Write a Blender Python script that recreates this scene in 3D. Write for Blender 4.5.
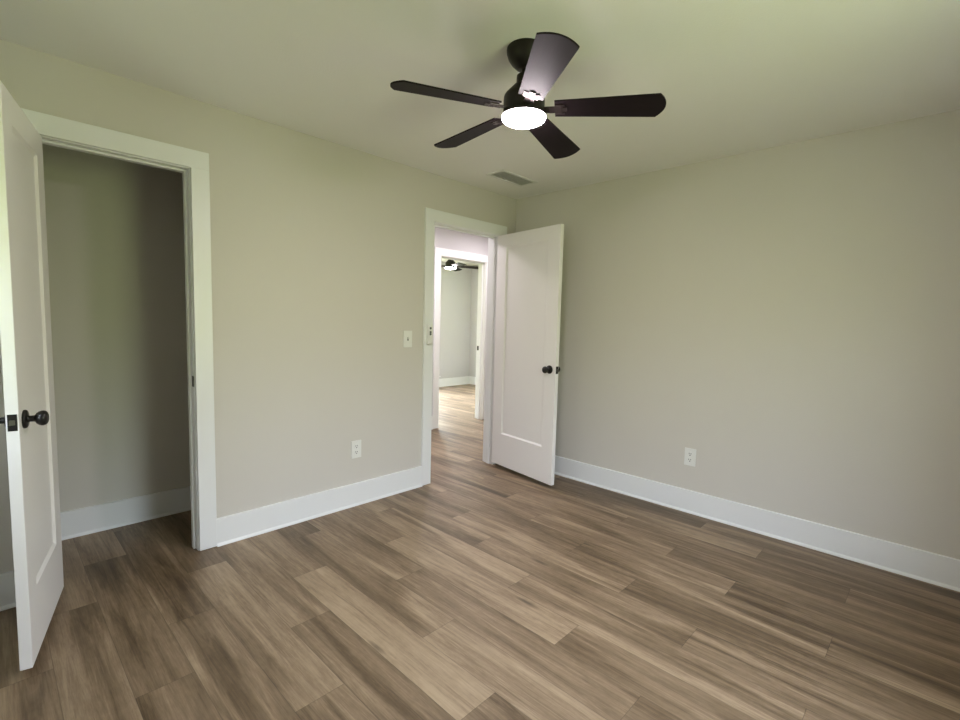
import bpy, bmesh, math, random
from mathutils import Vector, Matrix

for o in list(bpy.data.objects):
    bpy.data.objects.remove(o)
scene = bpy.context.scene
COL = scene.collection

# ------------------------------------------------------------------ camera
F_PX = 478.594
right = Vector((0.6955125, -0.71807655, 0.02506856))
down = Vector((-0.04190987, -0.07537358, -0.99627425))
fwd = Vector((0.71729068, 0.69187058, -0.08251776))
cam_data = bpy.data.cameras.new('camera')
cam_data.sensor_width = 36.0
cam_data.lens = 36.0 * F_PX / 960.0
cam_data.clip_start = 0.02
cam = bpy.data.objects.new('camera', cam_data)
COL.objects.link(cam)
m = Matrix((right, -down, -fwd)).transposed().to_4x4()
m.translation = Vector((-3.44347, -2.90672, 1.32574))
cam.matrix_world = m
scene.camera = cam

# ------------------------------------------------------------------ world, lights, exposure
scene.view_settings.view_transform = 'Standard'
scene.view_settings.look = 'None'
scene.view_settings.gamma = 1.0
scene.view_settings.use_curve_mapping = False
scene.view_settings.exposure = 1.02

world = bpy.data.worlds.new('sky')
scene.world = world
world.use_nodes = True
wn = world.node_tree
wn.nodes.clear()
w_out = wn.nodes.new('ShaderNodeOutputWorld')
w_bg = wn.nodes.new('ShaderNodeBackground')
w_tc = wn.nodes.new('ShaderNodeTexCoord')
w_sep = wn.nodes.new('ShaderNodeSeparateXYZ')
w_ramp = wn.nodes.new('ShaderNodeValToRGB')
w_map = wn.nodes.new('ShaderNodeMapRange')
w_map.inputs['From Min'].default_value = -1
w_map.inputs['From Max'].default_value = 1
el = w_ramp.color_ramp.elements
el[0].position = 0.0
el[0].color = (0.22, 0.27, 0.11, 1)          # lawn
el[1].position = 1.0
el[1].color = (0.96, 1.11, 1.36, 1)          # overcast sky
for pos, c in ((0.47, (0.37, 0.445, 0.195, 1)), (0.56, (0.38, 0.455, 0.23, 1)), (0.66, (0.96, 1.09, 1.24, 1))):
    e = el.new(pos)
    e.color = c
wn.links.new(w_tc.outputs['Generated'], w_sep.inputs[0])
wn.links.new(w_sep.outputs['Z'], w_map.inputs['Value'])
wn.links.new(w_map.outputs[0], w_ramp.inputs[0])
wn.links.new(w_ramp.outputs[0], w_bg.inputs['Color'])
w_bg.inputs['Strength'].default_value = 8.9
wn.links.new(w_bg.outputs[0], w_out.inputs['Surface'])

# window openings: (x0, x1, z0, z1) in the front wall and in the far bedroom's back wall
WIN_MAIN = (-2.50, -1.45, 0.66, 2.05)
FILL_WIN_LEFT = (-1.24, -0.84, 0.95, 1.90)      # y0, y1, z0, z1 in the room's left wall, added to brighten the door edge
WIN_FAR = (0.10, 2.62, 0.22, 2.10)
FILL_WIN_SIDE = (1.85, 2.40, 0.45, 2.08)       # y0, y1, z0, z1 in the far bedroom's right wall, added to brighten its floor


def area_light(name, loc, rot, sx, sy, power, color=(1, 1, 1), portal=False):
    d = bpy.data.lights.new(name, 'AREA')
    d.shape = 'RECTANGLE'
    d.size, d.size_y = sx, sy
    d.energy = power
    d.color = color
    d.cycles.is_portal = portal
    o = bpy.data.objects.new(name, d)
    COL.objects.link(o)
    o.location = loc
    o.rotation_euler = rot
    return o


x0, x1, z0, z1 = WIN_MAIN
area_light('window_portal', ((x0 + x1) / 2, -3.40, (z0 + z1) / 2), (math.radians(90), 0, 0), x1 - x0, z1 - z0, 1, portal=True)
x0, x1, z0, z1 = WIN_FAR
area_light('window_portal', ((x0 + x1) / 2, 4.27, (z0 + z1) / 2), (math.radians(-90), 0, 0), x1 - x0, z1 - z0, 1, portal=True)
y0, y1, z0, z1 = FILL_WIN_LEFT
area_light('window_portal', (-3.98, (y0 + y1) / 2, (z0 + z1) / 2), (math.radians(90), 0, math.radians(-90)), y1 - y0, z1 - z0, 1, portal=True)
y0, y1, z0, z1 = FILL_WIN_SIDE
area_light('window_portal', (3.68, (y0 + y1) / 2, (z0 + z1) / 2), (math.radians(90), 0, math.radians(90)), y1 - y0, z1 - z0, 1, portal=True)
# hazy sun added behind the house to brighten the far bedroom's floor alone
sun_d = bpy.data.lights.new('sun', 'SUN')
sun_d.energy = 5.5
sun_d.angle = math.radians(16)
sun_d.color = (0.82, 0.90, 1.0)
sun_o = bpy.data.objects.new('sun', sun_d)
COL.objects.link(sun_o)
sun_o.location = (0, 8, 6)
sun_o.rotation_euler = Vector((0.12, -1.0, -0.80)).to_track_quat('-Z', 'Y').to_euler()
# two unseen lights added under the hall ceiling to brighten hall and open door
for hx, watts in ((-0.45, 13.0), (0.95, 6.0)):
    area_light('hall_fill_light', (hx, 0.83, 2.425), (0, 0, 0), 0.3, 0.3, watts, (1.0, 0.90, 0.95))
LENS_STRENGTH = 90.0

# ------------------------------------------------------------------ material helpers


def new_mat(name):
    mt = bpy.data.materials.new(name)
    mt.use_nodes = True
    nt = mt.node_tree
    return mt, nt, nt.nodes['Principled BSDF']


def link(nt, a, b):
    nt.links.new(a, b)


def paint(name, color, rough=0.6, bump=0.0, scale=160.0, var=0.02):
    mt, nt, b = new_mat(name)
    tc = nt.nodes.new('ShaderNodeTexCoord')
    n = nt.nodes.new('ShaderNodeTexNoise')
    n.inputs['Scale'].default_value = 1.7
    n.inputs['Detail'].default_value = 3
    link(nt, tc.outputs['Object'], n.inputs['Vector'])
    mix = nt.nodes.new('ShaderNodeMix')
    mix.data_type = 'RGBA'
    mix.inputs['A'].default_value = tuple(c * (1 - var) for c in color) + (1,)
    mix.inputs['B'].default_value = tuple(min(1, c * (1 + var)) for c in color) + (1,)
    link(nt, n.outputs['Fac'], mix.inputs['Factor'])
    link(nt, mix.outputs['Result'], b.inputs['Base Color'])
    b.inputs['Roughness'].default_value = rough
    if bump:
        n2 = nt.nodes.new('ShaderNodeTexNoise')
        n2.inputs['Scale'].default_value = scale
        n2.inputs['Detail'].default_value = 2
        link(nt, tc.outputs['Object'], n2.inputs['Vector'])
        bp = nt.nodes.new('ShaderNodeBump')
        bp.inputs['Strength'].default_value = bump
        bp.inputs['Distance'].default_value = 0.002
        link(nt, n2.outputs['Fac'], bp.inputs['Height'])
        link(nt, bp.outputs['Normal'], b.inputs['Normal'])
    return mt


M_WALL = paint('wall_paint', (0.63, 0.60, 0.55), 0.62, 0.25)
M_GREIGE = paint('hall_paint', (0.58, 0.57, 0.585), 0.62, 0.25)
M_CEIL = paint('ceiling_paint', (0.83, 0.82, 0.80), 0.75, 0.3, 120)
M_TRIM = paint('trim_enamel', (0.82, 0.83, 0.835), 0.32, 0.04, 60, 0.008)
M_DOOR = paint('door_enamel', (0.84, 0.82, 0.81), 0.34, 0.05, 70, 0.01)
M_PLASTIC = paint('white_plastic', (0.80, 0.80, 0.77), 0.35, 0, 1, 0.01)
M_SLOT = paint('socket_slot', (0.02, 0.02, 0.02), 0.5, 0, 1, 0.0)
M_GREY = paint('grey_button', (0.10, 0.11, 0.10), 0.5, 0, 1, 0.0)
M_VENT = paint('vent_enamel', (0.74, 0.74, 0.72), 0.45, 0, 1, 0.01)
M_DUCT = paint('duct_dark', (0.42, 0.42, 0.40), 0.8, 0, 1, 0.0)


def metal(name, color, rough, metallic=1.0):
    mt = paint(name, color, rough, 0.03, 300, 0.05)
    mt.node_tree.nodes['Principled BSDF'].inputs['Metallic'].default_value = metallic
    return mt


M_BLACK = metal('black_metal', (0.012, 0.011, 0.011), 0.38, 0.3)
M_BRONZE = metal('dark_bronze', (0.009, 0.006, 0.006), 0.42, 0.3)
M_STEEL = metal('latch_metal', (0.10, 0.095, 0.09), 0.4, 0.9)


def blade_material():
    mt, nt, b = new_mat('espresso_blade')
    tc = nt.nodes.new('ShaderNodeTexCoord')
    mp = nt.nodes.new('ShaderNodeMapping')
    mp.inputs['Scale'].default_value = (3, 60, 60)
    n = nt.nodes.new('ShaderNodeTexNoise')
    n.inputs['Scale'].default_value = 1.0
    n.inputs['Detail'].default_value = 5
    link(nt, tc.outputs['Object'], mp.inputs[0])
    link(nt, mp.outputs[0], n.inputs['Vector'])
    r = nt.nodes.new('ShaderNodeValToRGB')
    r.color_ramp.elements[0].color = (0.006, 0.0035, 0.005, 1)
    r.color_ramp.elements[1].color = (0.014, 0.008, 0.011, 1)
    link(nt, n.outputs['Fac'], r.inputs[0])
    link(nt, r.outputs[0], b.inputs['Base Color'])
    b.inputs['Roughness'].default_value = 0.55
    b.inputs['Specular IOR Level'].default_value = 0.10
    return mt


M_BLADE = blade_material()


def lens_material():
    mt, nt, b = new_mat('lit_lens')
    b.inputs['Base Color'].default_value = (0.9, 0.88, 0.88, 1)
    b.inputs['Emission Color'].default_value = (1.0, 0.88, 0.92, 1)
    b.inputs['Emission Strength'].default_value = LENS_STRENGTH
    return mt


M_LENS = lens_material()


def pane_material():
    mt = bpy.data.materials.new('window_glass')
    mt.use_nodes = True
    nt = mt.node_tree
    nt.nodes.clear()
    out = nt.nodes.new('ShaderNodeOutputMaterial')
    tr = nt.nodes.new('ShaderNodeBsdfTransparent')
    gl = nt.nodes.new('ShaderNodeBsdfGlossy')
    gl.inputs['Roughness'].default_value = 0.02
    mx = nt.nodes.new('ShaderNodeMixShader')
    mx.inputs[0].default_value = 0.07
    link(nt, tr.outputs[0], mx.inputs[1])
    link(nt, gl.outputs[0], mx.inputs[2])
    link(nt, mx.outputs[0], out.inputs['Surface'])
    return mt


M_GLASS = pane_material()


def plank_material():
    mt, nt, b = new_mat('vinyl_plank')
    N = nt.nodes.new

    def math_node(op, a, c=None):
        n = N('ShaderNodeMath')
        n.operation = op
        for i, v in enumerate((a, c)):
            if v is None:
                continue
            if isinstance(v, (int, float)):
                n.inputs[i].default_value = v
            else:
                link(nt, v, n.inputs[i])
        return n.outputs[0]

    tc = N('ShaderNodeTexCoord')
    at = N('ShaderNodeAttribute')
    at.attribute_name = 'plank'
    sp = N('ShaderNodeSeparateXYZ')
    link(nt, tc.outputs['Object'], sp.inputs[0])
    sc = N('ShaderNodeSeparateColor')
    link(nt, at.outputs['Color'], sc.inputs[0])
    tone, rnd, rnd2 = sc.outputs[0], sc.outputs[1], sc.outputs[2]

    def coords(fx, fy):
        c = N('ShaderNodeCombineXYZ')
        link(nt, math_node('MULTIPLY', math_node('ADD', sp.outputs['X'], math_node('MULTIPLY', rnd, 9.0)), fx), c.inputs[0])
        link(nt, math_node('MULTIPLY', math_node('ADD', sp.outputs['Y'], math_node('MULTIPLY', rnd2, 17.0)), fy), c.inputs[1])
        link(nt, math_node('MULTIPLY', rnd, 41.0), c.inputs[2])
        return c.outputs[0]

    def noise(vec, detail, rough=0.55, dist=0.0):
        n = N('ShaderNodeTexNoise')
        n.inputs['Scale'].default_value = 1.0
        n.inputs['Detail'].default_value = detail
        n.inputs['Roughness'].default_value = rough
        n.inputs['Distortion'].default_value = dist
        link(nt, vec, n.inputs['Vector'])
        return n.outputs['Fac']

    broad = noise(coords(8.0, 0.75), 2, 0.45, 0.9)       # wide light and dark bands along the board
    figure = noise(coords(30.0, 2.0), 6, 0.66, 1.8)      # wandering grain figure
    streak = noise(coords(95.0, 1.3), 4, 0.65, 0.5)       # long thin grain lines
    fine = noise(coords(260.0, 14.0), 2, 0.6)            # pores
    mott = noise(coords(38.0, 26.0), 3, 0.65)            # mottle
    dark_lines = N('ShaderNodeMapRange')                 # sparse dark grain lines
    dark_lines.inputs['From Min'].default_value = 0.60
    dark_lines.inputs['From Max'].default_value = 0.74
    link(nt, streak, dark_lines.inputs['Value'])

    v = math_node('MULTIPLY', broad, 0.74)
    v = math_node('ADD', v, math_node('MULTIPLY', figure, 0.46))
    v = math_node('ADD', v, math_node('MULTIPLY', streak, 0.20))
    v = math_node('ADD', v, math_node('MULTIPLY', fine, 0.16))
    v = math_node('ADD', v, math_node('MULTIPLY', mott, 0.10))
    v = math_node('SUBTRACT', v, math_node('MULTIPLY', dark_lines.outputs[0], 0.13))
    v = math_node('ADD', v, math_node('MULTIPLY', math_node('SUBTRACT', tone, 0.5), 0.30))
    v = math_node('SUBTRACT', v, 0.285)
    ramp = N('ShaderNodeValToRGB')
    e = ramp.color_ramp.elements
    e[0].position = 0.28
    e[0].color = (0.066, 0.041, 0.021, 1)
    e[1].position = 0.78
    e[1].color = (0.40, 0.298, 0.194, 1)
    for pos, c in ((0.43, (0.130, 0.087, 0.049, 1)), (0.58, (0.232, 0.163, 0.101, 1))):
        q = e.new(pos)
        q.color = c
    link(nt, v, ramp.inputs[0])

    # small dark knots
    vo = N('ShaderNodeTexVoronoi')
    vo.inputs['Scale'].default_value = 1.0
    link(nt, coords(5.0, 1.1), vo.inputs['Vector'])
    kn = N('ShaderNodeMapRange')
    kn.inputs['From Min'].default_value = 0.025
    kn.inputs['From Max'].default_value = 0.085
    kn.inputs['To Min'].default_value = 0.45
    kn.inputs['To Max'].default_value = 1.0
    link(nt, vo.outputs['Distance'], kn.inputs['Value'])

    # seams between boards and at their ends (alpha of the attribute holds the row class)
    fx = math_node('FRACT', math_node('DIVIDE', math_node('ADD', sp.outputs['X'], 2.59 + 0.182 * 60), 0.182))
    dx = math_node('MULTIPLY', math_node('MINIMUM', fx, math_node('SUBTRACT', 1.0, fx)), 0.182)
    fy = math_node('FRACT', math_node('DIVIDE', math_node('ADD', math_node('ADD', sp.outputs['Y'], 1.22 * 20), at.outputs['Alpha']), 1.22))
    dy = math_node('MULTIPLY', math_node('MINIMUM', fy, math_node('SUBTRACT', 1.0, fy)), 1.22)
    dist = math_node('MINIMUM', dx, dy)
    seam = N('ShaderNodeMapRange')
    seam.inputs['From Min'].default_value = 0.0006
    seam.inputs['From Max'].default_value = 0.0018
    seam.inputs['To Min'].default_value = 0.62
    seam.inputs['To Max'].default_value = 1.0
    link(nt, dist, seam.inputs['Value'])

    mul = N('ShaderNodeVectorMath')
    mul.operation = 'SCALE'
    link(nt, ramp.outputs[0], mul.inputs[0])
    link(nt, math_node('MULTIPLY', kn.outputs[0], seam.outputs[0]), mul.inputs['Scale'])
    link(nt, mul.outputs[0], b.inputs['Base Color'])
    rr = N('ShaderNodeMapRange')
    rr.inputs['To Min'].default_value = 0.52
    rr.inputs['To Max'].default_value = 0.40
    link(nt, streak, rr.inputs['Value'])
    link(nt, rr.outputs[0], b.inputs['Roughness'])
    b.inputs['Specular IOR Level'].default_value = 0.42
    bp = N('ShaderNodeBump')
    bp.inputs['Strength'].default_value = 0.12
    bp.inputs['Distance'].default_value = 0.002
    link(nt, math_node('ADD', math_node('MULTIPLY', fine, 0.5), seam.outputs[0]), bp.inputs['Height'])
    link(nt, bp.outputs['Normal'], b.inputs['Normal'])
    return mt


M_FLOOR = plank_material()

# ------------------------------------------------------------------ mesh helpers


def add_box(bm, a, b, mat=0):
    xs, ys, zs = (sorted((a[i], b[i])) for i in range(3))
    v = [bm.verts.new((x, y, z)) for x in xs for y in ys for z in zs]
    for q in ((0, 1, 3, 2), (4, 6, 7, 5), (0, 4, 5, 1), (2, 3, 7, 6), (0, 2, 6, 4), (1, 5, 7, 3)):
        f = bm.faces.new([v[i] for i in q])
        f.material_index = mat
    return v


def bevel_all(bm, w, seg=2):
    bmesh.ops.bevel(bm, geom=list(bm.edges), offset=w, segments=seg, profile=0.6, affect='EDGES', clamp_overlap=True)


def add_lathe(bm, prof, seg=32, axis='Z', origin=(0, 0, 0), mat=0):
    """profile of (radius, height) turned round an axis"""
    o = Vector(origin)

    def P(r, h, a):
        c, s = r * math.cos(a), r * math.sin(a)
        if axis == 'Z':
            return o + Vector((c, s, h))
        return o + Vector((c, h, s))
    rings = []
    for r, h in prof:
        if r < 1e-6:
            rings.append([bm.verts.new(P(0, h, 0))])
        else:
            rings.append([bm.verts.new(P(r, h, 2 * math.pi * k / seg)) for k in range(seg)])
    for A, B in zip(rings, rings[1:]):
        for k in range(seg):
            k2 = (k + 1) % seg
            vs = [A[k % len(A)], A[k2 % len(A)], B[k2 % len(B)], B[k % len(B)]]
            u = []
            for q in vs:
                if q not in u:
                    u.append(q)
            if len(u) > 2:
                f = bm.faces.new(u)
                f.smooth = True
                f.material_index = mat


def obj(name, bm, mat, parent=None, loc=(0, 0, 0), rotz=0.0):
    bmesh.ops.recalc_face_normals(bm, faces=list(bm.faces))
    me = bpy.data.meshes.new(name)
    bm.to_mesh(me)
    bm.free()
    for mm in (mat if isinstance(mat, (list, tuple)) else [mat]):
        me.materials.append(mm)
    o = bpy.data.objects.new(name, me)
    COL.objects.link(o)
    o.location = loc
    o.rotation_euler = (0, 0, rotz)
    if parent is not None:
        o.parent = parent
    return o


def tag(o, label=None, cat=None, group=None, kind=None):
    for k, v in (('label', label), ('category', cat), ('group', group), ('kind', kind)):
        if v:
            o[k] = v
    return o


def struct(name, bm, mat, label, cat):
    return tag(obj(name, bm, mat), label, cat, None, 'structure')


def empty(name, loc, rotz, label, cat, group=None, kind=None):
    o = bpy.data.objects.new(name, None)
    o.empty_display_size = 0.1
    COL.objects.link(o)
    o.location = loc
    o.rotation_euler = (0, 0, rotz)
    return tag(o, label, cat, group, kind)


def smooth_by_angle(o, deg=35):
    me = o.data
    bm = bmesh.new()
    bm.from_mesh(me)
    for f in bm.faces:
        f.smooth = True
    for e in bm.edges:
        e.smooth = len(e.link_faces) == 2 and e.calc_face_angle(0) < math.radians(deg)
    bm.to_mesh(me)
    bm.free()


# ------------------------------------------------------------------ room shell
H = 2.44
WT = 0.115                                   # wall thickness
RX0, RY0 = -3.86, -3.28                      # the room's left and front walls
HALL_Y, FAR_Y0, FAR_Y1 = 1.46, 1.575, 4.15
FAR_X1 = 3.56
HEAD = 2.072                                 # clear height of every doorway
JT = 0.018
CL_HEAD = 2.080                              # the closet's, a little higher
CL0, CL1 = -3.262, -2.664                    # clear width of the closet doorway
DR0, DR1 = -0.983, -0.228                    # clear width of the room's doorway
HD0, HD1 = 0.368, 1.140                      # clear width of the doorway across the hall


def wall_x(name, y0, y1, x0, x1, label, openings=(), mat=None):
    """wall running along x with openings (x0, x1, z0, z1)"""
    bm = bmesh.new()
    cur = x0
    for a, b, za, zb in sorted(openings):
        add_box(bm, (cur, y0, 0), (a, y1, H))
        add_box(bm, (a, y0, zb), (b, y1, H))
        if za > 0:
            add_box(bm, (a, y0, 0), (b, y1, za))
        cur = b
    add_box(bm, (cur, y0, 0), (x1, y1, H))
    return struct(name, bm, mat or M_WALL, label, 'wall')


def wall_y(name, x0, x1, y0, y1, label):
    bm = bmesh.new()
    add_box(bm, (x0, y0, 0), (x1, y1, H))
    return struct(name, bm, M_WALL, label, 'wall')


def floor_mesh():
    rng = random.Random(11)
    bm = bmesh.new()
    lay = bm.loops.layers.float_color.new('plank')
    X0, X1, Y0, Y1 = RX0 - WT, FAR_X1 + WT, RY0 - WT, FAR_Y1 + WT
    w, L = 0.182, 1.22
    # tone of single boards the photograph shows plainly (row, board end nearest the back wall) -> tone
    known = {(-1, -1): 0.62, (-1, -2): 0.60, (-2, -1): 0.42, (-2, 0): 0.50, (0, 0): 0.70, (0, -1): 0.28, (1, 0): 0.60,
             (1, -1): 0.78, (2, 0): 0.45, (2, -1): 0.58, (2, -2): 0.66, (1, -2): 0.40, (-1, 0): 0.28, (-3, 0): 0.30, (-3, -1): 0.32, (5, 0): 0.70, (3, 0): 0.66,
             (4, 0): 0.60, (3, -1): 0.50, (3, -2): 0.52, (4, -1): 0.74, (4, -2): 0.56, (5, -1): 0.60, (5, -2): 0.55, (6, -1): 0.44,
             (6, -2): 0.40, (7, -1): 0.45, (7, -2): 0.40, (8, -1): 0.44, (8, -2): 0.36, (9, -1): 0.56, (9, -2): 0.30, (10, -1): 0.48,
             (10, -2): 0.32, (11, -1): 0.42, (11, -2): 0.34, (11, -3): 0.52, (12, -1): 0.50, (12, -2): 0.30, (13, -1): 0.34, (13, -2): 0.28,
             (5, -3): 0.45, (6, -3): 0.36, (7, -3): 0.36, (8, -3): 0.30, (9, -3): 0.30, (10, -3): 0.28, (12, -3): 0.28, (13, -3): 0.26}
    off = {0: 1.005, 1: 0.63, 2: 0.22}
    r0 = math.floor((X0 + 2.59) / w)
    r1 = math.ceil((X1 + 2.59) / w)
    for r in range(r0, r1):
        xa, xb = max(X0, -2.59 + r * w), min(X1, -2.59 + (r + 1) * w)
        if xb - xa < 1e-4:
            continue
        o = off[r % 3]
        for k in range(-4, 6):
            # board k runs from its front end up to y = -o + (k + 1) * L
            ya, yb = max(Y0, -o + k * L), min(Y1, -o + (k + 1) * L)
            if yb - ya < 1e-4:
                continue
            t = known.get((r, k), min(0.9, max(0.1, rng.gauss(0.5, 0.17))))
            t += 0.09 if -1 <= r <= 6 and k == -1 else (-0.10 if r < -1 else 0.0)  # lamp-lit brightness put into the centre boards' tone, dimness into the left rows'
            c = (t, rng.random(), rng.random(), o)
            f = bm.faces.new([bm.verts.new(q) for q in ((xa, ya, 0), (xb, ya, 0), (xb, yb, 0), (xa, yb, 0))])
            for lp in f.loops:
                lp[lay] = c
    # slab sides and underside
    z = -0.08
    vs = [bm.verts.new(q) for q in ((X0, Y0, z), (X1, Y0, z), (X1, Y1, z), (X0, Y1, z))]
    top = [bm.verts.new(q) for q in ((X0, Y0, -0.001), (X1, Y0, -0.001), (X1, Y1, -0.001), (X0, Y1, -0.001))]
    bm.faces.new(vs[::-1])
    for i in range(4):
        bm.faces.new((vs[i], vs[(i + 1) % 4], top[(i + 1) % 4], top[i]))
    me = bpy.data.meshes.new('floor')
    bmesh.ops.recalc_face_normals(bm, faces=list(bm.faces))
    for f in bm.faces:
        if abs(f.calc_center_median().z) < 1e-6 and f.normal.z < 0:
            f.normal_flip()
    bm.to_mesh(me)
    bm.free()
    me.materials.append(M_FLOOR)
    o = bpy.data.objects.new('floor', me)
    COL.objects.link(o)
    return tag(o, 'greyish brown wood-look plank floor running through the empty room', 'floor', None, 'structure')


floor_mesh()
bm = bmesh.new()
add_box(bm, (RX0 - WT, RY0 - WT, H), (FAR_X1 + WT, FAR_Y1 + WT, H + 0.1))
struct('ceiling', bm, M_CEIL, 'plain painted flat ceiling carrying the dark fan', 'ceiling')

wall_x('wall_back', 0, WT, RX0 - WT, 2.2, 'beige painted wall with the closet doorway and the hall doorway',
       [(CL0 - JT, CL1 + JT, 0, CL_HEAD + JT), (DR0 - JT, DR1 + JT, 0, HEAD + JT)])
wall_y('wall_right', 0, WT, RY0 - WT, 0, 'plain beige wall behind the open panel door, with one low outlet')
wall_x('wall_front', RY0 - WT, RY0, RX0, 0, 'beige window wall facing the two doorways', [WIN_MAIN])
bm = bmesh.new()
y0, y1, z0, z1 = FILL_WIN_LEFT
for a, b, za, zb in ((RY0 - WT, y0, 0, H), (y1, 0, 0, H), (y0, y1, 0, z0), (y0, y1, z1, H)):
    add_box(bm, (RX0 - WT, a, za), (RX0, b, zb))
struct('wall_left', bm, M_WALL, 'plain beige wall beside the closet corner', 'wall')
wall_x('wall_closet_back', 0.68, 0.68 + WT, RX0 - WT, -1.985, 'shaded beige back wall inside the closet')
wall_y('wall_closet_left', RX0 - WT, RX0, WT, 0.68, 'shaded beige side wall at the closet hinge side')
wall_y('wall_closet_right', -2.10, -1.985, WT, 0.68, 'shaded beige side wall between closet and hall')
wall_x('wall_hall_back', HALL_Y, FAR_Y0, RX0 - WT, FAR_X1 + WT, 'bright hall wall framing the second doorway across the hall',
       [(HD0 - JT, HD1 + JT, 0, HEAD + JT)], M_GREIGE)
wall_y('wall_hall_right', 2.085, 2.2, WT, HALL_Y, 'end wall of the hall beyond the room doorway')
wall_y('wall_hall_left', RX0 - WT, RX0, 0.68 + WT, HALL_Y, 'far end wall of the hall behind the closet')
wall_x('wall_far_back', FAR_Y1, FAR_Y1 + WT, -0.715, FAR_X1 + WT, 'pale grey wall of the bedroom seen beyond the hall', [WIN_FAR], M_GREIGE)
bm = bmesh.new()
y0, y1, z0, z1 = FILL_WIN_SIDE
for a, b, za, zb in ((FAR_Y0, y0, 0, H), (y1, FAR_Y1, 0, H), (y0, y1, 0, z0), (y0, y1, z1, H)):
    add_box(bm, (FAR_X1, a, za), (FAR_X1 + WT, b, zb))
struct('wall_far_right', bm, M_GREIGE, 'pale grey side wall meeting the far bedroom corner', 'wall')
wall_y('wall_far_left', -0.715, -0.60, FAR_Y0, FAR_Y1, 'pale side wall of the far bedroom hidden beside the doorway')

# ------------------------------------------------------------------ door casings, jambs, stops, baseboards
TW, TT = 0.088, 0.018
REV = 0.005


def doorway(name, x0, x1, yf, yb, front_label, cat, both=True, right_leg=None, stop_side=1, HEAD=HEAD):
    """jamb + stops + flat casings on the room side (facing -y) and on the other side; one mesh per face of casing"""
    bm = bmesh.new()
    # jamb
    add_box(bm, (x0 - JT, yf, 0), (x0, yb, HEAD + JT))
    add_box(bm, (x1, yf, 0), (x1 + JT, yb, HEAD + JT))
    add_box(bm, (x0, yf, HEAD), (x1, yb, HEAD + JT))
    # stops
    if stop_side > 0:
        s0, s1 = yf + 0.040, yf + 0.075
    else:
        s0, s1 = yb - 0.075, yb - 0.040
    st = 0.011
    add_box(bm, (x0, s0, 0), (x0 + st, s1, HEAD))
    add_box(bm, (x1 - st, s0, 0), (x1, s1, HEAD))
    add_box(bm, (x0 + st, s0, HEAD - st), (x1 - st, s1, HEAD))
    # casings
    for ys, y in ((-1, yf), (1, yb)):
        if ys > 0 and not both:
            continue
        y2 = y + ys * TT
        rw = right_leg if (right_leg and ys < 0) else TW
        add_box(bm, (x0 - REV - TW, y, 0.003), (x0 - REV, y2, HEAD + REV))
        add_box(bm, (x1 + REV, y, 0.003), (x1 + REV + rw, y2, HEAD + REV))
        add_box(bm, (x0 - REV - TW, y, HEAD + REV), (x1 + REV + rw, y2, HEAD + REV + 0.092))
    bevel_all(bm, 0.0014, 1)
    return struct(name, bm, M_TRIM, front_label, cat)


def plate_on_jamb(parent, x, y0, y1, z, side):
    """dark strike plate let into the jamb, with a darker latch hole"""
    bm = bmesh.new()
    add_box(bm, (x, y0, z - 0.029), (x + side * 0.0015, y1, z + 0.029))
    p = obj('strike_plate', bm, M_BLACK, parent)
    p['label'] = 'small black strike plate'
    bm = bmesh.new()
    ym = (y0 + y1) / 2
    add_box(bm, (x + side * 0.0012, ym - 0.006, z - 0.010), (x + side * 0.0021, ym + 0.006, z + 0.010))
    obj('latch_hole', bm, M_SLOT, p)


t1 = doorway('trim_1', CL0, CL1, 0, WT, 'white flat casing round the closet doorway', 'door trim', HEAD=CL_HEAD)
plate_on_jamb(t1, CL1, -0.001, 0.030, 0.955, -1)
t2 = doorway('trim_2', DR0, DR1, 0, WT, 'white flat casing round the doorway to the hall', 'door trim', right_leg=0.085)
plate_on_jamb(t2, DR0, 0.000, 0.030, 0.955, 1)
t3 = doorway('trim_3', HD0, HD1, HALL_Y, FAR_Y0, 'bright white casing round the second doorway across the hall', 'door trim', stop_side=-1)
plate_on_jamb(t3, HD1, FAR_Y0 - 0.036, FAR_Y0 - 0.002, 0.955, -1)

BH, BT = 0.160, 0.015


def baseboard(name, runs, label):
    """runs of (x0, y0, x1, y1, nx, ny): the foot of the wall from point to point and the direction into the room"""
    bm = bmesh.new()
    # board with an eased top edge, and a quarter-round shoe at its foot
    prof = [(0, 0), (0.024, 0), (0.024, 0.004), (0.0215, 0.0095), (BT, 0.0170), (BT, BH - 0.003), (BT - 0.003, BH), (0, BH)]
    for x0, y0, x1, y1, nx, ny in runs:
        rings = []
        for px, py in ((x0, y0), (x1, y1)):
            rings.append([bm.verts.new((px + nx * d, py + ny * d, z)) for d, z in prof])
        n = len(prof)
        for i in range(n):
            bm.faces.new((rings[0][i], rings[0][(i + 1) % n], rings[1][(i + 1) % n], rings[1][i]))
        bm.faces.new(rings[0])
        bm.faces.new(rings[1][::-1])
    return struct(name, bm, M_TRIM, label, 'baseboard')


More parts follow.
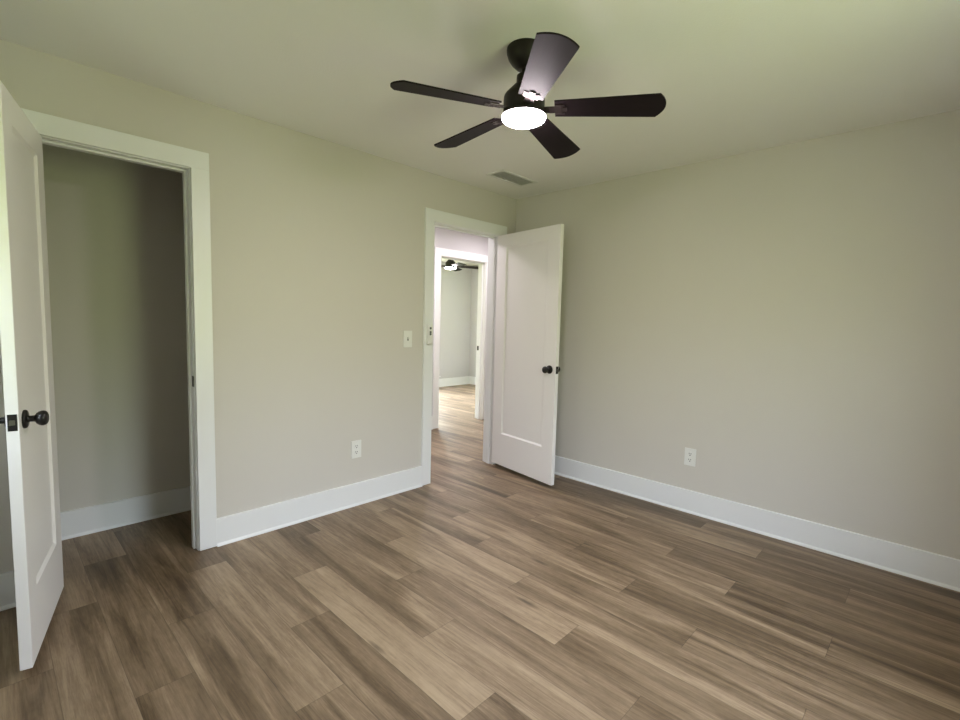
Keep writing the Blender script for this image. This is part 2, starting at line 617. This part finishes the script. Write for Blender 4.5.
c0l, c1r = CL0 - REV - TW, CL1 + REV + TW
d0l, d1r = DR0 - REV - TW, DR1 + REV + 0.085
h0l, h1r = HD0 - REV - TW, HD1 + REV + TW
baseboard('baseboard_back', [(c1r, 0, d0l, 0, 0, -1)], 'tall white baseboard between the closet casing and the hall doorway')
baseboard('baseboard_corner', [(d1r, 0, 0, 0, 0, -1)], 'short white baseboard in the corner behind the open door')
baseboard('baseboard_left', [(RX0, 0, c0l, 0, 0, -1), (RX0, RY0, RX0, 0, 1, 0)], 'white baseboard left of the closet, seen past the door edge')
baseboard('baseboard_right', [(0, 0, 0, RY0, -1, 0)], 'long white baseboard along the right-hand wall')
baseboard('baseboard_front', [(RX0, RY0, 0, RY0, 0, 1)], 'white baseboard under the window')
baseboard('baseboard_closet', [(RX0, 0.68, -2.10, 0.68, 0, -1), (-2.10, WT, -2.10, 0.68, -1, 0), (RX0, WT, RX0, 0.68, 1, 0)],
          'white baseboard along the shaded closet back wall')
baseboard('baseboard_hall', [(-1.985, HALL_Y, h0l, HALL_Y, 0, -1), (h1r, HALL_Y, 2.085, HALL_Y, 0, -1)],
          'white baseboard beside the second doorway across the hall')
baseboard('baseboard_far', [(-0.6, FAR_Y1, FAR_X1, FAR_Y1, 0, -1), (FAR_X1, FAR_Y0, FAR_X1, FAR_Y1, -1, 0)],
          'white baseboard round the corner of the far bedroom')

# ------------------------------------------------------------------ windows (all unseen; the left and side ones added for their light)


def window(name, x0, x1, z0, z1, y_in, y_out, s, label, at=None, rotz=0.0):
    """double-hung window; s = direction into the room along y"""
    root = empty(name, at or ((x0 + x1) / 2, y_in, z0), rotz, label, 'window', None, 'structure')
    cx = (x0 + x1) / 2

    def bx(bm, a, b):
        add_box(bm, (a[0] - cx, a[1] - y_in, a[2] - z0), (b[0] - cx, b[1] - y_in, b[2] - z0))
    bm = bmesh.new()
    fr = 0.03
    bx(bm, (x0, y_in, z0), (x0 + fr, y_out, z1))
    bx(bm, (x1 - fr, y_in, z0), (x1, y_out, z1))
    bx(bm, (x0 + fr, y_in, z1 - fr), (x1 - fr, y_out, z1))
    bx(bm, (x0 + fr, y_in, z0), (x1 - fr, y_out, z0 + fr))
    # flat casing on the room side
    bx(bm, (x0 - TW, y_in, z0 - 0.02), (x0, y_in + s * TT, z1))
    bx(bm, (x1, y_in, z0 - 0.02), (x1 + TW, y_in + s * TT, z1))
    bx(bm, (x0 - TW, y_in, z1), (x1 + TW, y_in + s * TT, z1 + 0.092))
    obj('window_frame', bm, M_TRIM, root)
    bm = bmesh.new()
    bx(bm, (x0 - TW - 0.02, y_in, z0 - 0.02), (x1 + TW + 0.02, y_in + s * 0.045, z0))
    bx(bm, (x0 - TW, y_in, z0 - 0.11), (x1 + TW, y_in + s * TT, z0 - 0.02))
    obj('window_sill', bm, M_TRIM, root)
    zm = (z0 + z1) / 2
    for i, (za, zb, yy) in enumerate(((z0 + fr, zm + 0.02, y_in - s * 0.045), (zm - 0.02, z1 - fr, y_in - s * 0.08))):
        bm = bmesh.new()
        t = s * 0.03
        ra = 0.04
        bx(bm, (x0 + fr, yy, za), (x0 + fr + ra, yy - t, zb))
        bx(bm, (x1 - fr - ra, yy, za), (x1 - fr, yy - t, zb))
        bx(bm, (x0 + fr + ra, yy, za), (x1 - fr - ra, yy - t, za + ra))
        bx(bm, (x0 + fr + ra, yy, zb - ra), (x1 - fr - ra, yy - t, zb))
        sash = obj('sash', bm, M_TRIM, root)
        bm = bmesh.new()
        bx(bm, (x0 + fr + ra, yy - t * 0.4, za + ra), (x1 - fr - ra, yy - t * 0.6, zb - ra))
        obj('pane', bm, M_GLASS, sash)
    return root


window('window_1', *WIN_MAIN, RY0, RY0 - WT, 1, 'white double-hung window lighting the room from the front wall')
window('window_2', *WIN_FAR, FAR_Y1, FAR_Y1 + WT, -1, 'white double-hung window lighting the far bedroom from its back wall')
w = (FILL_WIN_LEFT[1] - FILL_WIN_LEFT[0]) / 2
window('fill_window_left', -w, w, FILL_WIN_LEFT[2], FILL_WIN_LEFT[3], 0, WT, -1, 'small unseen double-hung window added to light the closet door edge',
       (RX0, (FILL_WIN_LEFT[0] + FILL_WIN_LEFT[1]) / 2, FILL_WIN_LEFT[2]), math.radians(90))
w = (FILL_WIN_SIDE[1] - FILL_WIN_SIDE[0]) / 2
window('fill_window_side', -w, w, FILL_WIN_SIDE[2], FILL_WIN_SIDE[3], 0, WT, -1, 'unseen double-hung window added to brighten the far bedroom from its side wall',
       (FAR_X1, (FILL_WIN_SIDE[0] + FILL_WIN_SIDE[1]) / 2, FILL_WIN_SIDE[2]), math.radians(-90))

# ------------------------------------------------------------------ panel doors


def door_leaf(w, h, t, y0, stile, top, bottom):
    """one-panel door leaf with a sloped sticking round a recessed flat panel on both faces"""
    bm = bmesh.new()
    dep, slope = 0.009, 0.013

    def rect(x0, z0, x1, z1, y):
        return [bm.verts.new(q) for q in ((x0, y, z0), (x1, y, z0), (x1, y, z1), (x0, y, z1))]
    outs = []
    for y, sgn in ((y0, 1), (y0 + t, -1)):
        A = rect(0, 0, w, h, y)
        B = rect(stile, bottom, w - stile, h - top, y)
        C = rect(stile + 0.002, bottom + 0.002, w - stile - 0.002, h - top - 0.002, y + sgn * 0.002)
        D = rect(stile + slope, bottom + slope, w - stile - slope, h - top - slope, y + sgn * dep)
        for P, Q in ((A, B), (B, C), (C, D)):
            for i in range(4):
                bm.faces.new((P[i], P[(i + 1) % 4], Q[(i + 1) % 4], Q[i]))
        bm.faces.new(D)
        outs.append(A)
    for i in range(4):
        bm.faces.new((outs[0][i], outs[0][(i + 1) % 4], outs[1][(i + 1) % 4], outs[1][i]))
    rim = [e for e in bm.edges if all(any((v.co - q.co).length < 1e-6 for q in outs[0] + outs[1]) for v in e.verts)]
    bmesh.ops.bevel(bm, geom=rim, offset=0.0015, segments=1, affect='EDGES')
    return bm


KNOB = [(0.0, 0.0), (0.033, 0.0), (0.033, 0.005), (0.0315, 0.008), (0.028, 0.010), (0.0125, 0.011), (0.0110, 0.016), (0.0110, 0.028),
        (0.0130, 0.031), (0.0190, 0.034), (0.0240, 0.040), (0.0268, 0.047), (0.0270, 0.053), (0.0250, 0.059), (0.0205, 0.0635),
        (0.0120, 0.0665), (0.0, 0.0675)]


def panel_door(name, hinge, free_dir, w, t, y0, zb, label, stile, top, bottom, kz=0.955):
    h = HEAD - 0.003 - zb
    ang = math.atan2(free_dir[1], free_dir[0])
    root = empty(name, (hinge[0], hinge[1], 0), ang, label, 'door', None, 'structure')
    bm = door_leaf(w, h, t, y0, stile, top, bottom)
    obj('door_leaf', bm, M_DOOR, root, (0, 0, zb))
    kx = w - 0.062
    for sgn, y in ((-1, y0), (1, y0 + t)):
        bm = bmesh.new()
        add_lathe(bm, [(r, sgn * q) for r, q in KNOB], 32, 'Y', (0, 0, 0))
        k = obj('door_knob', bm, M_BLACK, root, (kx, y, kz))
        k['label'] = 'round black knob'
    # latch plate on the free edge
    bm = bmesh.new()
    ym = y0 + t / 2
    add_box(bm, (w - 0.0002, ym - 0.0125, kz - 0.029), (w + 0.0012, ym + 0.0125, kz + 0.029))
    lp = obj('latch_plate', bm, M_BLACK, root)
    bm = bmesh.new()
    vs = add_box(bm, (w + 0.0010, ym - 0.007, kz - 0.0085), (w + 0.008, ym + 0.007, kz + 0.0085))
    sl = -1 if y0 < 0 else 1
    for v in vs:
        if v.co.x > w + 0.005 and (v.co.y - ym) * sl < 0:
            v.co.x = w + 0.002
    obj('latch_bolt', bm, M_STEEL, lp)
    # hinges: knuckles on the side the door swings to
    for z in (0.26, 1.05, 1.86):
        bm = bmesh.new()
        yk = y0 + t + 0.006 if y0 >= 0 else y0 - 0.006
        add_lathe(bm, [(0, -0.045), (0.0055, -0.045), (0.0055, 0.045), (0, 0.045)], 12, 'Z', (0.001, yk, z))
        yin = y0 + t if y0 >= 0 else y0
        ya, yb = (yin - 0.03, yin + 0.004) if y0 >= 0 else (yin - 0.004, yin + 0.03)
        add_box(bm, (-0.0015, ya, z - 0.044), (0.0003, yb, z + 0.044))
        obj('hinge', bm, M_BLACK, root)
    return root


def unit(a, b):
    d = Vector((b[0] - a[0], b[1] - a[1]))
    return d.normalized()


u = unit((-3.235, -0.032), (-3.374, -0.636))
panel_door('door_1', (-3.235, -0.032), u, 0.617, 0.035, -0.035, 0.034, 'white one-panel closet door swung open at the left edge', 0.118, 0.105, 0.255, 0.934)
u = unit((-0.266, -0.020), (-0.386, -0.776))
panel_door('door_2', (-0.2665, -0.022), u, 0.757, 0.035, 0.0, 0.039, 'white one-panel door standing open between hall doorway and right wall', 0.122, 0.108, 0.285)

# ------------------------------------------------------------------ ceiling fans


def blade_bm():
    """one blade along +x from the motor: flared board with a curved tip, tilted about its own axis"""
    r0, r1 = 0.127, 0.558
    w0, w1 = 0.098, 0.139
    n = 14
    top = []
    prof = []
    for i in range(n + 1):
        f = i / n
        x = r0 + (r1 - 0.030 - r0) * f
        prof.append((x, -(w0 + (w1 - w0) * f) / 2))
    # curved tip
    for i in range(1, 12):
        f = i / 12
        y = -w1 / 2 + w1 * f
        x = r1 - 0.030 * (2 * f - 1) ** 2
        prof.append((x, y))
    for i in range(n, -1, -1):
        f = i / n
        x = r0 + (r1 - 0.030 - r0) * f
        prof.append((x, (w0 + (w1 - w0) * f) / 2))
    bm = bmesh.new()
    t = 0.006
    lo = [bm.verts.new((x, y, 0)) for x, y in prof]
    hi = [bm.verts.new((x, y, t)) for x, y in prof]
    bm.faces.new(lo)
    bm.faces.new(hi)
    for i in range(len(prof)):
        j = (i + 1) % len(prof)
        bm.faces.new((lo[i], lo[j], hi[j], hi[i]))
    return bm


def bracket_bm():
    """blade iron: an arm from the motor and a three-lobed plate under the blade root with its screws"""
    bm = bmesh.new()
    add_box(bm, (0.072, -0.019, -0.003), (0.132, 0.019, 0.0))
    add_box(bm, (0.128, -0.031, -0.004), (0.158, 0.031, -0.0002))
    add_box(bm, (0.155, -0.012, -0.004), (0.176, 0.012, -0.0002))
    add_box(bm, (0.155, -0.031, -0.004), (0.166, -0.019, -0.0002))
    add_box(bm, (0.155, 0.019, -0.004), (0.166, 0.031, -0.0002))
    for k in range(-2, 3):
        add_box(bm, (0.104, k * 0.008 - 0.0016, -0.0055), (0.150, k * 0.008 + 0.0016, -0.0035))
    return bm


def ceiling_fan(loc, rot, label):
    root = empty('ceiling_fan', loc, rot, label, 'ceiling fan', 'five-blade ceiling fans')
    bm = bmesh.new()
    add_lathe(bm, [(0, 0), (0.077, 0), (0.078, -0.006), (0.077, -0.020), (0.070, -0.040), (0.056, -0.060), (0.038, -0.077), (0.026, -0.083), (0, -0.083)], 48)
    smooth_by_angle(obj('canopy', bm, M_BRONZE, root))
    bm = bmesh.new()
    add_lathe(bm, [(0, -0.08), (0.0150, -0.08), (0.0150, -0.102), (0.033, -0.106), (0.034, -0.112), (0.034, -0.146), (0, -0.146)], 32)
    smooth_by_angle(obj('downrod', bm, M_BRONZE, root))
    bm = bmesh.new()
    add_lathe(bm, [(0, -0.140), (0.036, -0.140), (0.044, -0.145), (0.078, -0.180), (0.084, -0.190), (0.085, -0.198), (0.085, -0.258), (0.0915, -0.2635), (0.093, -0.267), (0.093, -0.2705), (0, -0.2705)], 48)  # bottom rim flared to keep the lens light off the ceiling
    smooth_by_angle(obj('motor_housing', bm, M_BRONZE, root))
    bm = bmesh.new()
    add_lathe(bm, [(0, -0.2706), (0.0905, -0.2706), (0.0910, -0.2725), (0.0890, -0.279), (0.081, -0.286), (0.06, -0.2915), (0.03, -0.294), (0, -0.2945)], 48)
    smooth_by_angle(obj('lamp_lens', bm, M_LENS, root), 60)
    first = None
    for k in range(5):
        if first is None:
            b = obj('fan_blade', blade_bm(), M_BLADE, root)
            br = obj('blade_bracket', bracket_bm(), M_STEEL_DARK, b)
            first = (b, br)
        else:
            b = first[0].copy()
            COL.objects.link(b)
            br = first[1].copy()
            COL.objects.link(br)
            br.parent = b
        b.location = (0, 0, -0.242)
        b.rotation_euler = (BLADE_TILT, 0.033, k * 2 * math.pi / 5)
        b.rotation_mode = 'XYZ'
    return root


M_STEEL_DARK = metal('blade_iron', (0.06, 0.045, 0.045), 0.35, 0.8)
BLADE_TILT = -0.198
FAN_ROT = -2.265
FAN_XY = (-1.851, -1.587)


fan = ceiling_fan((FAN_XY[0], FAN_XY[1], H), FAN_ROT, 'dark five-blade ceiling fan with lit round lens in the middle of this room')
fan2 = ceiling_fan((1.90, 2.97, H), FAN_ROT + 0.32, 'small distant dark ceiling fan with lit lens in the far bedroom')

# ------------------------------------------------------------------ ceiling vent
vx0, vx1, vy0, vy1 = -0.730, -0.312, -0.482, -0.300
vent = empty('ceiling_vent', ((vx0 + vx1) / 2, (vy0 + vy1) / 2, H), 0, 'grey slatted air vent in the ceiling above the open door', 'vent')
hw, hd = (vx1 - vx0) / 2, (vy1 - vy0) / 2
bm = bmesh.new()
fwid = 0.022
add_box(bm, (-hw, -hd, -0.006), (hw, -hd + fwid, 0))
add_box(bm, (-hw, hd - fwid, -0.006), (hw, hd, 0))
add_box(bm, (-hw, -hd + fwid, -0.006), (-hw + fwid, hd - fwid, 0))
add_box(bm, (hw - fwid, -hd + fwid, -0.006), (hw, hd - fwid, 0))
bevel_all(bm, 0.0015, 1)
obj('vent_frame', bm, M_VENT, vent)
bm = bmesh.new()
add_box(bm, (-hw + fwid, -hd + fwid, -0.0015), (hw - fwid, hd - fwid, -0.0005))
obj('vent_backing', bm, M_DUCT, vent)
bm = bmesh.new()
ns = 12
for k in range(ns):
    y = -hd + fwid + (k + 0.5) * (2 * hd - 2 * fwid) / ns
    vs = add_box(bm, (-hw + fwid, y - 0.005, -0.0055), (hw - fwid, y + 0.004, -0.0045))
    for v in vs:
        if v.co.y > y:
            v.co.z += 0.0028
obj('vent_slats', bm, M_VENT, vent)

# ------------------------------------------------------------------ wall plates


def plate_bm(w, h, t=0.006):
    bm = bmesh.new()
    add_box(bm, (-w / 2, -t, -h / 2), (w / 2, 0, h / 2))
    bevel_all(bm, 0.002, 2)
    return bm


def outlet(loc, rotz, label):
    """duplex outlet; local -y faces the room"""
    root = empty('wall_outlet', loc, rotz, label, 'outlet', 'duplex wall outlets')
    obj('cover_plate', plate_bm(0.078, 0.124), M_PLASTIC, root)
    for dz in (0.021, -0.021):
        bm = bmesh.new()
        # rounded receptacle face with flat top and bottom
        pts = []
        for k in range(24):
            a = 2 * math.pi * k / 24
            pts.append((0.0172 * math.cos(a), max(-0.0135, min(0.0135, 0.0172 * math.sin(a)))))
        lo = [bm.verts.new((x, -0.0055, z)) for x, z in pts]
        hi = [bm.verts.new((x, -0.0075, z)) for x, z in pts]
        bm.faces.new(hi)
        for i in range(24):
            j = (i + 1) % 24
            bm.faces.new((lo[i], lo[j], hi[j], hi[i]))
        s = obj('socket', bm, M_PLASTIC, root, (0, 0, dz))
        bm = bmesh.new()
        add_box(bm, (-0.0082, -0.0079, -0.0010), (-0.0048, -0.0072, 0.0092))
        add_box(bm, (0.0048, -0.0079, 0.0000), (0.0082, -0.0072, 0.0086))
        add_lathe(bm, [(0, -0.0072), (0.0036, -0.0072), (0.0036, -0.0079), (0, -0.0079)], 12, 'Y', (0, 0, -0.0078))
        obj('socket_slots', bm, M_SLOT, s)
    bm = bmesh.new()
    add_lathe(bm, [(0, -0.0055), (0.003, -0.0055), (0.0028, -0.0068), (0, -0.007)], 12, 'Y')
    obj('screw', bm, M_PLASTIC, root)
    return root


outlet((-1.662, 0, 0.402), 0, 'white outlet low on the wall between closet and hall doorway')
outlet((0, -1.681, 0.398), math.radians(-90), 'white outlet low on the bare right-hand wall')

sw = empty('light_switch', (-1.2245, 0, 1.172), 0, 'white toggle light switch left of the hall doorway casing', 'light switch')
obj('cover_plate', plate_bm(0.079, 0.126), M_PLASTIC, sw)
bm = bmesh.new()
add_box(bm, (-0.0055, -0.0066, -0.0125), (0.0055, -0.0056, 0.0125))
obj('toggle_slot', bm, M_GREY, sw)
bm = bmesh.new()
vs = add_box(bm, (-0.0042, -0.018, 0.001), (0.0042, -0.006, 0.010))
for v in vs:
    if v.co.y < -0.01:
        v.co.z += 0.006
obj('toggle', bm, M_PLASTIC, sw)
for dz in (0.03, -0.03):
    bm = bmesh.new()
    add_lathe(bm, [(0, -0.0055), (0.003, -0.0055), (0.0028, -0.0068), (0, -0.007)], 12, 'Y', (0, 0, dz))
    obj('screw', bm, M_PLASTIC, sw)

# fan remote in its cradle on the casing
rm = empty('fan_remote', (-1.033, -TT, 1.205), 0, 'small white fan remote in a holder on the hall doorway casing', 'remote control')
bm = bmesh.new()
add_box(bm, (-0.025, -0.005, -0.075), (0.025, 0, 0.060))
add_box(bm, (-0.025, -0.024, -0.075), (-0.0225, -0.005, -0.010))
add_box(bm, (0.0225, -0.024, -0.075), (0.025, -0.005, -0.010))
add_box(bm, (-0.0225, -0.024, -0.075), (0.0225, -0.005, -0.072))
bevel_all(bm, 0.0008, 1)
obj('cradle', bm, M_PLASTIC, rm)
bm = bmesh.new()
add_box(bm, (-0.021, -0.0225, -0.071), (0.021, -0.0055, 0.078))
bevel_all(bm, 0.003, 2)
rb = obj('remote_body', bm, M_PLASTIC, rm)
for bx_, bz in ((0, 0.050), (0, 0.020), (0, 0.004)):
    bm = bmesh.new()
    add_lathe(bm, [(0, -0.0220), (0.0095, -0.0220), (0.0090, -0.0245), (0, -0.0248)], 20, 'Y', (bx_, 0, bz))
    bt = obj('button', bm, M_GREY, rb)
    bt['label'] = 'dark grey round button'
